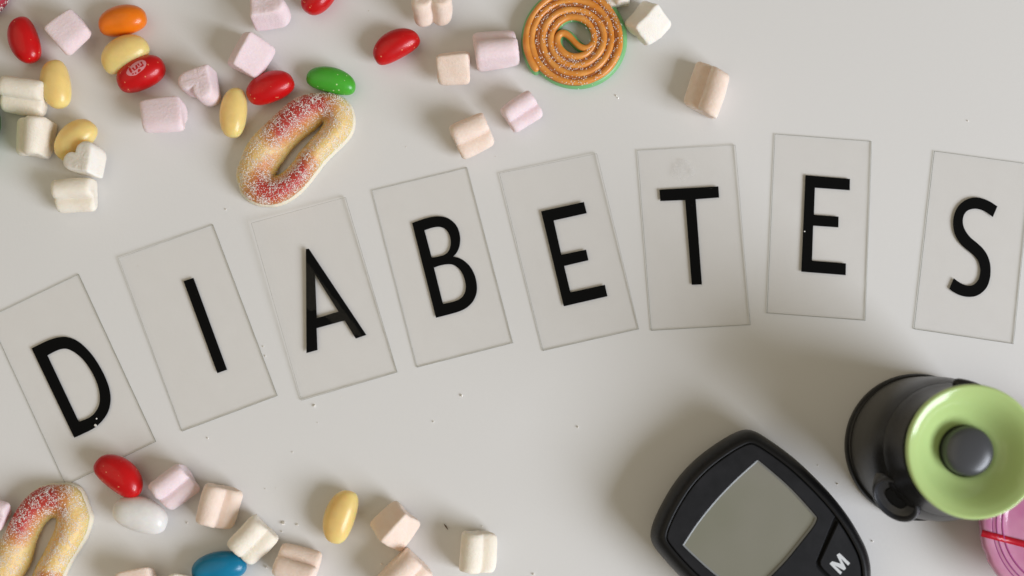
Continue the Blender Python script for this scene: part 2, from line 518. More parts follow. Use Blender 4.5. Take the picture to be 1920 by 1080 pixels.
# ------------------------------------------------------------------ marshmallow hearts
def heart_profile(n=72, s=1.0, cx=0.41, cy=0.35, rad=0.421, tip=-0.72):
    """outline of a plump heart: two round lobes and a blunt tip towards -v"""
    th = np.linspace(0, 2 * math.pi, n, endpoint=False) - math.pi / 2
    d2 = math.hypot(cx, cy - tip)
    a = math.atan2(cx, cy - tip) + math.asin(rad / d2)      # half angle of the tip
    tl = math.sqrt(d2 * d2 - rad * rad)
    tri = np.array([(0, tip), (tl * math.sin(a), tip + tl * math.cos(a)), (0, cy + 0.12), (-tl * math.sin(a), tip + tl * math.cos(a))])
    rr = np.zeros(n)
    for i, t in enumerate(th):
        d = np.array([math.cos(t), math.sin(t)])
        r = 0.0
        for k in range(4):                                  # ray from the middle through the polygon
            p, q = tri[k], tri[(k + 1) % 4]
            e = q - p
            den = d[0] * e[1] - d[1] * e[0]
            if abs(den) > 1e-9:
                tt = (p[0] * e[1] - p[1] * e[0]) / den; u = (p[0] * d[1] - p[1] * d[0]) / den
                if tt > 0 and -1e-6 <= u <= 1 + 1e-6:
                    r = max(r, tt)
        for sx in (-1, 1):
            c = np.array([sx * cx, cy])
            b = np.dot(d, c); disc = b * b - (np.dot(c, c) - rad * rad)
            if disc > 0:
                r = max(r, b + math.sqrt(disc))
        rr[i] = r
    k = np.array([1, 2, 1], float); k /= k.sum()
    rr = sum(np.roll(rr, j - 1) * k[j] for j in range(3))
    P = np.stack([rr * np.cos(th), rr * np.sin(th)], 1)
    return P * s
def bean_or_heart_finish(V, box, z0, free):
    """drops a shape on the table and slides it until its outline sits over the box seen in the photograph"""
    V = V.copy()
    V[:, 2] += z0 - V[:, 2].min()
    c = np.array([(box[0] + box[2]) / 2, (box[1] + box[3]) / 2])
    p = at(c[0], c[1], z0 + 0.006)
    V[:, 0] += p[0]; V[:, 1] += p[1]
    for _ in range(4):
        q = project(V)
        e = c - (q.min(0) + q.max(0)) / 2
        V[:, 0] += e[0] / 5450; V[:, 1] -= e[1] / 5450
    return V
def marshmallow(box, colour, label, yaw, roll, el=0.0, s=8.2, length=12.0, z0=0.0, shear=(0, 0), squash=(1, 1), fit=True, lobes=1.0):
    prof = heart_profile(72, 1.0) * s
    prof[:, 0] *= squash[0]; prof[:, 1] *= squash[1]
    n = len(prof); Rm = 1.15; L = length / 2
    rows = [(-L, 0.30), (-L * 1.01, 0.55), (-L, 0.77), (-L + 0.10, 0.86), (-L + 0.45, 0.93), (-L + 1.05, 0.978), (-L + 1.8, 1.0), (-L * 0.4, 1.012), (0, 1.015), (L * 0.4, 1.012), (L - 1.8, 1.0), (L - 1.05, 0.978), (L - 0.45, 0.93), (L - 0.10, 0.86), (L, 0.77), (L * 1.01, 0.55), (L, 0.30)]
    V, Fc = [], []
    ph = rng.uniform(0, 6.28, 12); am = rng.normal(size=12)
    for (x, f) in rows:
        for (u, v) in prof:
            V.append((x, u * f, v * f))
    for i in range(len(rows) - 1):
        for k in range(n):
            l = (k + 1) % n
            Fc.append((i * n + k, i * n + l, (i + 1) * n + l, (i + 1) * n + k))
    m = len(V)
    V.append((-L, 0, 0)); V.append((L, 0, 0))
    for k in range(n):
        l = (k + 1) % n
        Fc.append((m, l, k)); Fc.append((m + 1, (len(rows) - 1) * n + k, (len(rows) - 1) * n + l))
    V = np.array(V)
    # hand-cut unevenness
    V[:, 0] += shear[0] * V[:, 1] + shear[1] * V[:, 2]
    for k in range(3):
        V[:, k] += 0.11 * am[k] * np.sin(V[:, (k + 1) % 3] * 0.55 + ph[k]) + 0.09 * am[k + 3] * np.sin(V[:, (k + 2) % 3] * 0.8 + ph[k + 3])
    nrm = np.linalg.norm(V, axis=1)[:, None] + 1e-9
    V += V / nrm * (rng.normal(size=(len(V), 1)) * 0.03)
    endv = np.clip((np.abs(V[:, 0]) - L * 0.93) / (L * 0.05), 0, 1)            # torn, grainy cut ends
    V[:, 0] += endv * (0.07 * np.sin(V[:, 1] * 1.5 + ph[9]) * np.sin(V[:, 2] * 1.3 + ph[10]) + 0.07 * np.sin(V[:, 1] * 3.4 + ph[11]) * np.cos(V[:, 2] * 3.1) + rng.normal(size=len(V)) * 0.02)
    tap = 1 + 0.05 * am[7] * V[:, 0] / L
    V[:, 1] *= tap; V[:, 2] *= tap
    M = (Matrix.Rotation(R(yaw), 3, 'Z') @ Matrix.Rotation(R(-el), 3, 'Y') @ Matrix.Rotation(R(roll), 3, 'X'))
    W = (V * MM) @ np.array(M).T
    if fit:
        W2 = bean_or_heart_finish(W, box, z0, True)
        q = project(W2); d = q.max(0) - q.min(0)
        k = math.sqrt(((box[2] - box[0]) * (box[3] - box[1])) / (d[0] * d[1]))
        W = W * min(1.35, max(0.7, k))
    W = bean_or_heart_finish(W, box, z0, True)
    c = W.mean(0); c[2] = W[:, 2].min()
    o = link('heart_marshmallow', W, Fc, M_marsh[colour], origin=c)
    tag(o, label, 'marshmallow', 'heart marshmallows scattered on the table')
    return o

FL, FR, UP, RG = -45, 45, 135, 180
marshmallow((82,18,172,103), 'pink', 'pink marshmallow lying with a diamond face up, between the red and orange jelly beans', 40, 135, s=8, length=11.5)
marshmallow((-4,141,96,220), 'cream', 'cream marshmallow tucked against the end yellow jelly bean at the left edge', -8, 45, s=8, length=14)
marshmallow((30,217,108,298), 'cream', 'cream squarish marshmallow left of the yellow bean that a heart partly hides', 84, -52, s=8, length=12.5)
marshmallow((119,264,199,335), 'white', 'white marshmallow showing its heart outline, resting on a yellow jelly bean', 160, 146, el=74, s=8, length=11.5, z0=0.5*MM)
marshmallow((95,333,183,400), 'cream', 'cream marshmallow with a long groove, lowest of the small pile at the left', 4, 45, s=8, length=14)
marshmallow((262,179,351,250), 'pink', 'pale pink blocky marshmallow below the red jelly bean with the oval stamp', 6, 125, s=8, length=14)
marshmallow((331,123,417,198), 'pink', 'pink marshmallow with its rough heart end facing up, above a yellow bean', 150, -91, el=83, s=8, length=11)
marshmallow((426,60,517,148), 'pink', 'pink marshmallow with one bright flat side, touching a red jelly bean', 62, 166, s=8.4, length=13)
marshmallow((470,-32,544,61), 'pink', 'pink marshmallow standing on end, cut by the top of the photo', 100, 130, el=80, s=8, length=12)
marshmallow((773,-40,847,53), 'peach', 'peach marshmallow with two round lobes side by side at the top of the photo', 92, 2, el=66, s=8, length=12)
marshmallow((817,96,882,160), 'peach', 'small plain peach cube-like marshmallow right of a red jelly bean', 3, 158, s=7.5, length=11)
marshmallow((884,58,976,133), 'pink', 'pink marshmallow with a rounded ridge along its far side, left of the orange swirl', 8, -52, s=8, length=14)
marshmallow((938,170,1018,248), 'pink', 'pink marshmallow with a deep groove, below the orange swirl sweet', 34, 42, s=7.2, length=12.5)
marshmallow((841,213,928,297), 'peach', 'peach grooved marshmallow just above the plates with B and E', 25, 42, s=7.6, length=12)
marshmallow((1280,118,1370,221), 'peach', 'peach marshmallow lying alone right of the swirl, above the plate with T', 72, -42, s=8, length=15, shear=(0.25, 0))
marshmallow((1171,2,1259,85), 'white', 'white marshmallow with one bright slanted side, touching the right of the orange swirl', 46, 170, s=8, length=11.5)
marshmallow((1122,-55,1178,11), 'white', 'tip of a white marshmallow behind the orange swirl at the top', 100, -45, s=7, length=12, fit=False)
marshmallow((280,868,373,958), 'pink', 'pink marshmallow with a deep notch, right of the white jelly bean', 37, 34, s=8, length=13)
marshmallow((365,907,457,991), 'peach', 'peach marshmallow with a ridge, between the pink one and the cream one', 76, 42, s=8, length=12.5)
marshmallow((426,964,522,1059), 'cream', 'cream marshmallow touching the blue jelly bean', 46, 45, s=8, length=12.5, z0=1.0*MM)
marshmallow((509,1019,605,1100), 'peach', 'peach marshmallow with two stepped ridges, right of the cream one at the bottom', -17, -45, s=8, length=14)
marshmallow((694,939,788,1034), 'peach', 'pale peach marshmallow with a sharp ridge, right of the yellow bean standing alone', 48, 180, s=8, length=12)
marshmallow((700,1030,815,1130), 'peach', 'peach marshmallow half cut by the bottom of the photo, below the ridged one', 44, 48, s=8, length=14)
marshmallow((859,996,934,1075), 'cream', 'cream marshmallow sitting apart with a round ridge, nearest the blood sugar meter', 86, 45, s=7.4, length=11.5)
marshmallow((220,1060,292,1140), 'peach', 'peach marshmallow peeking in at the bottom, left of the blue jelly bean', 12, 130, s=8, length=11.5)
marshmallow((318,1073,366,1140), 'white', 'small white marshmallow tip just left of the blue jelly bean', 30, 0, el=75, s=7, length=10, fit=False)
marshmallow((-60,932,29,992), 'pink', 'pink marshmallow cut by the left edge beside the long gummy ring', -20, 10, s=8, length=13)

# ------------------------------------------------------------------ jelly beans
def jelly_bean(centre, length, width, angle, colour, label, bend=0.10, lift=0.0, hz=0.9, fat=0.0, tilt=0.0):
    a, b = length / 2 / 5.47 * MM, width / 2 / 5.47 * MM
    c = b * hz
    n, m = 40, 28
    V, Fc = [], []
    for i in range(m + 1):
        t = math.pi * i / m
        x = -math.cos(t); r = math.sin(t) ** 0.76
        for k in range(n):
            p = 2 * math.pi * k / n
            V.append((x, r * math.cos(p), r * math.sin(p)))
    V = np.array(V)
    V[:, 1:] *= (1 + fat * V[:, :1])
    Wd = V * np.array([a, b, c])
    Wd[:, 1] += bend * b * (1 - 2.2 * V[:, 0] ** 2) * 0.9
    # slight dents
    ph = rng.uniform(0, 6.28, 6)
    for k in range(3):
        Wd[:, k] += 0.00006 * np.sin(V[:, (k + 1) % 3] * 4 + ph[k])
    for i in range(m):
        for k in range(n):
            l = (k + 1) % n
            Fc.append((i * n + k, i * n + l, (i + 1) * n + l, (i + 1) * n + k))
    Mx = Matrix.Rotation(R(angle), 3, 'Z') @ Matrix.Rotation(R(-tilt), 3, 'Y')
    Wd = Wd @ np.array(Mx).T
    Wd[:, 2] += lift - Wd[:, 2].min()
    p = at(centre[0], centre[1], lift + c)
    Wd[:, 0] += p[0]; Wd[:, 1] += p[1]
    for _ in range(3):
        q = project(Wd); e = np.array(centre) - (q.min(0) + q.max(0)) / 2
        Wd[:, 0] += e[0] / 5500; Wd[:, 1] -= e[1] / 5500
    cc = Wd.mean(0); cc[2] = Wd[:, 2].min()
    # weld the poles
    o = link('jelly_bean', Wd, Fc, M_bean[colour], origin=cc)
    bm = bmesh.new(); bm.from_mesh(o.data)
    bmesh.ops.remove_doubles(bm, verts=bm.verts, dist=1e-6)
    bmesh.ops.recalc_face_normals(bm, faces=bm.faces)
    bm.to_mesh(o.data); bm.free()
    o.data.polygons.foreach_set('use_smooth', np.ones(len(o.data.polygons), bool))
    tag(o, label, 'jelly bean', 'jelly beans scattered on the table')
    return o
jelly_bean((45.5,75), 92, 57, 109, 'red', 'red jelly bean left of the pink diamond-faced marshmallow, in the upper left corner', 0.08)
jelly_bean((230,38.5), 92, 58, 13, 'orange', 'orange jelly bean above a yellow one, the only orange bean', 0.06)
jelly_bean((235,102), 95, 64, 30, 'yellow', 'yellow jelly bean squeezed between the orange bean and the stamped red bean', 0.10, lift=0.2*MM)
stamped = jelly_bean((264.5,138.5), 96, 62, 26, 'red', 'red jelly bean with a pale oval stamp printed on its upper side', 0.04)
jelly_bean((104,158), 94, 57, 100, 'yellow', 'yellow jelly bean leaning against the cream marshmallow at the left edge', 0.06, lift=0.3*MM)
jelly_bean((142,263), 92, 60, 46, 'yellow', 'yellow jelly bean partly hidden under a white heart marshmallow', 0.08)
jelly_bean((437.5,211.5), 96, 52, 86, 'yellow', 'yellow jelly bean left of the upright gummy ring', 0.04)
jelly_bean((507,164.5), 93, 58, 22, 'red', 'red jelly bean between a bright pink marshmallow and the upright gummy ring', 0.06)
jelly_bean((620.5,151.5), 96, 49, -14, 'green', 'green jelly bean at the top of the upright gummy ring, the only green bean', 0.10)
jelly_bean((600,-14), 92, 58, 58, 'red', 'red jelly bean cut by the top edge of the photo', -0.04)
jelly_bean((743.5,87.5), 95, 55, 29, 'red', 'red jelly bean above the plain peach marshmallow, its underside label just showing', 0.13)
jelly_bean((221.5,893.5), 101, 61, -37, 'red', 'red jelly bean lying on the lower edge of the plate with D', 0.10, lift=0.7*MM)
jelly_bean((262.5,966), 104, 64, -18, 'white', 'white jelly bean below the red one near the D plate, the only white bean', 0.05)
jelly_bean((411,1064), 102, 58, 10, 'blue', 'blue jelly bean at the bottom edge, the only blue bean', 0.05)
jelly_bean((638.5,969.5), 101, 58, 72, 'yellow', 'yellow jelly bean standing alone in the lower middle', 0.08)

# printed oval with worn letters on one red bean
def stamp(o):
    f = 1398 / 110
    Z = lambda L: zoomed(L, 210, 95, f)
    oval = smooth_poly(Z([(340,520),(370,455),(430,380),(520,300),(620,245),(720,222),(790,245),(815,300),(800,370),(750,440),(690,490),(635,532),(570,578),(480,597),(400,592),(355,560)]))
    holes = [Z([(390,440),(425,395),(448,430),(488,510),(455,540),(420,500)]),
             Z([(468,420),(505,392),(545,442),(570,425),(548,355),(588,335),(622,402),(600,432),(528,482)]),
             Z([(596,320),(628,298),(662,348),(640,372)]),
             Z([(668,272),(706,255),(738,318),(765,352),(692,398),(652,372),(715,340)]),
             Z([(478,540),(522,533),(514,572),(472,570)]), Z([(540,522),(575,512),(590,540),(553,558)]), Z([(606,485),(632,435),(690,436),(682,476),(628,525)]),
             Z([(636,398),(662,392),(655,418),(632,418)])]
    dep = bpy.context.evaluated_depsgraph_get()
    me = o.data
    bvh = BVHTree.FromPolygons([o.location + v.co for v in me.vertices], [list(p.vertices) for p in me.polygons])
    step = 0.32
    xs = np.arange(235, 276, step); ys = np.arange(110, 144, step)
    X, Y = np.meshgrid(xs, ys)
    ok = inside(oval, X, Y)
    for h in holes:
        ok &= ~inside(h, X, Y)
    V, Fc, idx = [], [], {}
    def vert(px, py):
        k = (round(px, 3), round(py, 3))
        if k not in idx:
            hit, nr, _, _ = bvh.ray_cast(Vector(CAM), ray(px, py))
            if hit is None:
                return None
            idx[k] = len(V); V.append(np.array(hit + nr * 0.00003))
        return idx[k]
    for i in range(X.shape[0]):
        for j in range(X.shape[1]):
            if ok[i, j]:
                q = [vert(X[i, j] + a * step / 2, Y[i, j] + b * step / 2) for a, b in ((-1, -1), (1, -1), (1, 1), (-1, 1))]
                if None not in q and len(set(q)) == 4:
                    Fc.append(q)
    link('printed_oval', V, Fc, M_stamp, o)
stamp(stamped)

# ------------------------------------------------------------------ sugared gummy rings
def gummy_ring(outer, inner, label, reds, height=8.2, ngrain=6500, seed=1):
    n = 150
    Po = resample(smooth_poly(outer, corner=179), n)
    Pi0 = resample(smooth_poly(inner, corner=179), 400)
    # pair every outer point with its place along the hole, keeping order
    if area2(Po) * area2(Pi0) < 0:
        Pi0 = Pi0[::-1]
    k0 = np.argmin(np.linalg.norm(Pi0 - Po[0], axis=1))
    Pi0 = np.roll(Pi0, -k0, 0)
    so = np.linspace(0, 1, n, endpoint=False)
    near = np.array([np.argmin(np.linalg.norm(Pi0 - p, axis=1)) for p in Po]) / 400.0
    un = np.unwrap(near * 2 * math.pi) / (2 * math.pi)
    un = np.maximum.accumulate(un)
    k = np.ones(13) / 13
    dev = un - so
    dev = np.convolve(np.concatenate([dev[-6:], dev, dev[:6]]), k, 'valid')
    un = so + dev
    ti = (un % 1) * 400
    i0 = ti.astype(int) % 400; fr = (ti - ti.astype(int))[:, None]
    Pi = Pi0[i0] * (1 - fr) + Pi0[(i0 + 1) % 400] * fr
    O = np.array([at(x, y, 2.0 * MM)[:2] for x, y in Po])
    I = np.array([at(x, y, 2.0 * MM)[:2] for x, y in Pi])
    base = np.append(np.mean(O, 0), 0)
    root = empty('gummy_ring', base)
    tag(root, label, 'gummy', 'sugared peach gummy rings')
    H = height * MM
    r_ = np.random.default_rng(seed)
    jag = np.convolve(np.tile(r_.normal(size=n), 3), np.ones(3) / 3, 'same')[n:2 * n] * 0.16 * MM
    def rings(sect):
        V, Fc = [], []
        m = len(sect)
        for i in range(n):
            for (t, z) in sect:
                p = O[i] * (1 - t) + I[i] * t
                V.append((p[0], p[1], z * H))
        for i in range(n):
            j = (i + 1) % n
            for s in range(m):
                u = (s + 1) % m
                Fc.append((i * m + s, j * m + s, j * m + u, i * m + u))
        return np.array(V), Fc
    # foam layer at the bottom
    foam = [(0.0, 0.0), (-0.055, 0.05), (-0.055, 0.20), (-0.02, 0.36), (0.06, 0.41), (0.5, 0.40), (0.80, 0.30), (0.90, 0.13), (0.93, 0.06), (0.91, 0.0)]
    V, Fc = rings(foam)
    V[:, :2] += np.repeat(np.stack([jag, jag], 1), len(foam), 0) * 0.8
    link('foam_base', V, Fc, M_foam, root)
    top = [(0.03, 0.405), (-0.008, 0.46), (0.012, 0.58), (0.09, 0.74), (0.19, 0.90), (0.32, 0.98), (0.44, 1.0), (0.55, 0.96), (0.66, 0.86), (0.77, 0.70), (0.87, 0.52), (0.95, 0.36), (1.0, 0.22), (0.96, 0.14), (0.7, 0.35)]
    V, Fc = rings(top)
    wob = 1 + 0.05 * np.sin(np.arange(n) / n * 2 * math.pi * 3 + seed)
    V[:, 2] = 0.4 * H + (V[:, 2] - 0.4 * H) * np.repeat(wob, len(top))
    V += r_.normal(size=V.shape) * 0.05 * MM
    g = link('jelly_layer', V, Fc, M_gummy, root)
    # colour of the sweet itself: red ends, amber between
    q = project(V)
    red = np.zeros(len(V))
    for (cx, cy, rx, ry, ang) in reds:
        d = q - np.array([cx, cy]); ca, sa = math.cos(R(ang)), math.sin(R(ang))
        u = (d[:, 0] * ca - d[:, 1] * sa) / rx; v = (d[:, 0] * sa + d[:, 1] * ca) / ry
        red = np.maximum(red, np.clip(2.3 - 1.9 * np.sqrt(u * u + v * v) + 0.06 * r_.normal(size=len(V)), 0, 1))
    tt = np.tile(np.array([p[0] for p in top]), n)
    red *= np.clip((0.95 - tt) / 0.35, 0.0, 1)
    edge = np.clip(1 - np.abs(red - 0.45) / 0.45, 0, 1)[:, None] * 0.6
    cols = np.array([0.93, 0.64, 0.26]) * (1 - red[:, None]) + np.array([0.55, 0.055, 0.04]) * red[:, None]
    cols = cols * (1 - edge) + np.array([0.62, 0.20, 0.025]) * edge
    at_ = g.data.color_attributes.new("tint", 'FLOAT_COLOR', 'POINT')
    at_.data.foreach_set('color', np.hstack([cols, np.ones((len(V), 1))]).astype(np.float32).ravel())
    # sugar
    me = g.data
    tri = np.array([[f[0], f[1], f[2]] for f in Fc] + [[f[0], f[2], f[3]] for f in Fc])
    A_, B_, C_ = V[tri[:, 0]], V[tri[:, 1]], V[tri[:, 2]]
    nr = np.cross(B_ - A_, C_ - A_); ar = np.linalg.norm(nr, axis=1)
    zc = (A_ + B_ + C_)[:, 2] / 3
    w = ar * np.clip((zc - 0.42 * H) / (0.25 * H), 0.04, 1)
    cc = (A_ + B_ + C_) / 3
    w *= np.clip(0.75 + 0.75 * np.sin(cc[:, 0] * 900 + seed) * np.sin(cc[:, 1] * 800 + 2 * seed) + 0.35 * np.sin(cc[:, 0] * 2300 + cc[:, 1] * 1900), 0.18, 2)
    pick = r_.choice(len(tri), size=ngrain, p=w / w.sum())
    a, b = r_.random((2, ngrain)); sw = a + b > 1; a[sw] = 1 - a[sw]; b[sw] = 1 - b[sw]
    pts = A_[pick] + (B_ - A_)[pick] * a[:, None] + (C_ - A_)[pick] * b[:, None]
    pts[:, 2] += 0.08 * MM
    Vg, Fg = grains(pts, 0.175 * MM)
    stuff(link('sugar_coating', Vg, Fg, M_sugar, root, smooth=False))
    return root
f3 = 953 / 300
go = zoomed([(560,380),(640,370),(720,375),(780,405),(822,460),(835,530),(825,590),(790,645),(725,710),(665,770),(615,835),(565,900),(505,962),(435,1008),(370,1030),(300,1030),(230,1008),(180,960),(152,890),(148,830),(170,765),(200,690),(245,625),(300,570),(355,520),(400,478),(440,440),(500,402)], 400, 60, f3)
gi = zoomed([(648,545),(635,575),(590,625),(545,680),(515,710),(480,765),(440,810),(400,842),(376,848),(385,818),(412,778),(455,718),(503,664),(556,620),(606,582)], 400, 60, f3)
gummy_ring(go, gi, 'sugared gummy ring of amber and red jelly, whole, above the plate with A', [(562,219,74,42,38), (527,334,70,44,36)], seed=3)
f1 = 1412 / 340
go2 = zoomed([(-20,870),(55,735),(108,632),(160,540),(230,455),(310,398),(385,373),(460,368),(540,368),(600,388),(643,432),(670,500),(692,560),(706,620),(692,700),(660,785),(610,870),(552,965),(505,1060),(470,1150),(420,1260),(350,1380),(250,1460),(130,1500),(10,1470),(-80,1380),(-110,1260),(-100,1130),(-65,990)], 0, 820, f1)
gi2 = zoomed([(435,640),(428,690),(405,760),(365,840),(325,920),(285,990),(255,1060),(225,1150),(185,1240),(140,1290),(110,1290),(110,1230),(150,1130),(205,1050),(245,970),(268,880),(290,800),(318,730),(360,665),(405,632)], 0, 820, f1)
gummy_ring(go2, gi2, 'sugared gummy ring with a red upper end, cut by the bottom left corner', [(62,955,72,50,48), (60,1130,70,50,20)], seed=5)

# the edge of a red sugared sweet in the top left corner and of a green sweet at the left edge
def jelly_lump(name, centre, rx, ry, h, m, label, sugar):
    c = at(centre[0], centre[1], 0)
    V, Fc = lathe([(0.001, 0), (rx * .82, 0), (rx * .97, h * .12), (rx, h * .3), (rx * .95, h * .55), (rx * .8, h * .8), (rx * .5, h * .96), (rx * .2, h), (0.001, h)], 60, c, 1, ry / rx)
    root = empty(name, c)
    tag(root, label, 'gummy')
    link('jelly_layer', V, Fc, m, root)
    if sugar:
        p = []
        for _ in range(900):
            a = rng.uniform(0, 6.28); t = rng.uniform(0.15, 1.45)
            p.append(c + np.array([rx * math.sin(t) ** .6 * math.cos(a), ry * math.sin(t) ** .6 * math.sin(a), h * (0.1 + 0.9 * math.cos(t))]) * MM * 1.0)
        Vg, Fg = grains(p, 0.42 * MM)
        stuff(link('sugar_coating', Vg, Fg, M_sugar, root, smooth=False))
    return root
jelly_lump('sugared_gummy', (-28, -18), 10.0, 10.5, 9, M_berry, 'dark red sugared sweet just peeking into the top left corner', True)
jelly_lump('green_gummy', (-70, 236), 14.5, 16, 15, M_leaf, 'dark green sweet barely showing at the left edge beside the cream marshmallow', False)

# ------------------------------------------------------------------ orange swirl sweet
def swirl():
    cx, cy = 1077.0, 73.0
    zb, zt = 2.0 * MM, 5.2 * MM
    base = at(cx, cy, 0)
    root = empty('liquorice_swirl', base)
    tag(root, 'orange spiral liquorice sweet with a green underside and sugar grains', 'candy')
    # radius in px at every half turn, from the outer end going up the left side
    rad = [90, 86.5, 79, 70.5, 60, 54.5, 46, 37, 33]
    ang0 = 180 + 38                 # outer end, degrees, y up
    tot = 38 + 180 * (len(rad) - 1)
    def r_at(t):                    # t degrees travelled since the outer end
        h = (t - 38) / 180.0
        if h < 0:
            return rad[0] + (-h) * 6
        i = min(int(h), len(rad) - 2)
        f = h - i
        return rad[i] * (1 - f) + rad[i + 1] * f
    pts = []
    for k in range(0, int(tot / 4) + 1):
        t = k * 4
        a = R(ang0 - t)
        r = r_at(t) + 0.8 * math.sin(t * 0.021) + 0.6 * math.sin(t * 0.047 + 2)
        pts.append((cx + r * math.cos(a), cy - r * math.sin(a) * 0.985))
    # inner end: the rope hooks back across the middle
    hook = [(1046,68),(1049,63),(1055,60.5),(1061,62.5),(1068,68),(1075,76),(1082,84),(1090,89.5),(1098,91),(1106,88),(1111,81)]
    last = pts[-1]
    def topath(pl, z):
        P = np.array([at(x, y, z) for x, y in pl])
        m = len(P)
        k = np.ones(5) / 5
        Q = P.copy()
        for c in range(2):
            Q[2:-2, c] = np.convolve(P[:, c], k, 'valid')
        return Q
    def densify(pl, step=2.0):
        P = np.array(pl, float); s = np.concatenate([[0], np.cumsum(np.linalg.norm(np.diff(P, axis=0), axis=1))])
        t = np.arange(0, s[-1], step)
        return np.stack([np.interp(t, s, P[:, 0]), np.interp(t, s, P[:, 1])], 1)
    full = densify([p for p in pts] + [h for h in hook[1:]], 3.0)
    wob = 0.12 * MM * np.sin(np.arange(len(full)) * 0.16)
    Pt = topath(full, zt); Pt[:, 2] += wob
    wv = np.arange(len(full))
    V, Fc = tube(Pt, (1.17 + 0.10 * np.sin(wv * 0.11) + 0.06 * np.sin(wv * 0.43 + 1)) * MM, 14)
    link('orange_rope', V, Fc, M_orange, root)
    fill, frad = [], []
    for t in np.arange(300, tot + 40, 3.0):
        r0, r1 = r_at(max(39, t - 360)), (r_at(t) if t <= tot else 33.5 - (t - tot) * 0.02)
        a = R(ang0 - t)
        r = 0.5 * (r0 + r1)
        fill.append((cx + r * math.cos(a), cy - r * math.sin(a) * .985))
        frad.append(max(0.55, ((r0 - r1) / 2 - 4.2) / 5.45) * MM)
    Pm = topath(fill, 4.95 * MM)
    V, Fc = tube(Pm, np.array(frad), 10)
    link('brown_filling', V, Fc, M_brown, root)
    Pb = topath([(x + 2.5 * (x - cx) / 90 + 2, y + 2.5 * (y - cy) / 90 + 2) for x, y in full], 1.9 * MM)
    V, Fc = tube(Pb, 1.75 * MM, 10)
    link('green_rope', V, Fc, M_greenbase, root)
    # sugar sits in the valleys
    p = []
    for _ in range(850):
        t = rng.uniform(140, tot - 8)
        a = R(ang0 - t)
        h = (t - 38) / 180.0
        r1 = r_at(t); r0 = r_at(max(0, t - 360)) if t > 360 else r1 + 12
        inval = rng.random() < 0.72
        r = (0.5 * (r1 + r0) + rng.normal() * 2.4) if (inval and t > 360) else r1 + rng.normal() * 4.5
        z = 5.85 if (inval and t > 360) else 6.2
        p.append(at(cx + r * math.cos(a), cy - r * math.sin(a) * .985, (z + rng.normal() * 0.12) * MM))
    Vg, Fg = grains(p, 0.23 * MM)
    stuff(link('sugar_coating', Vg, Fg, M_sugar, root, smooth=False))
swirl()

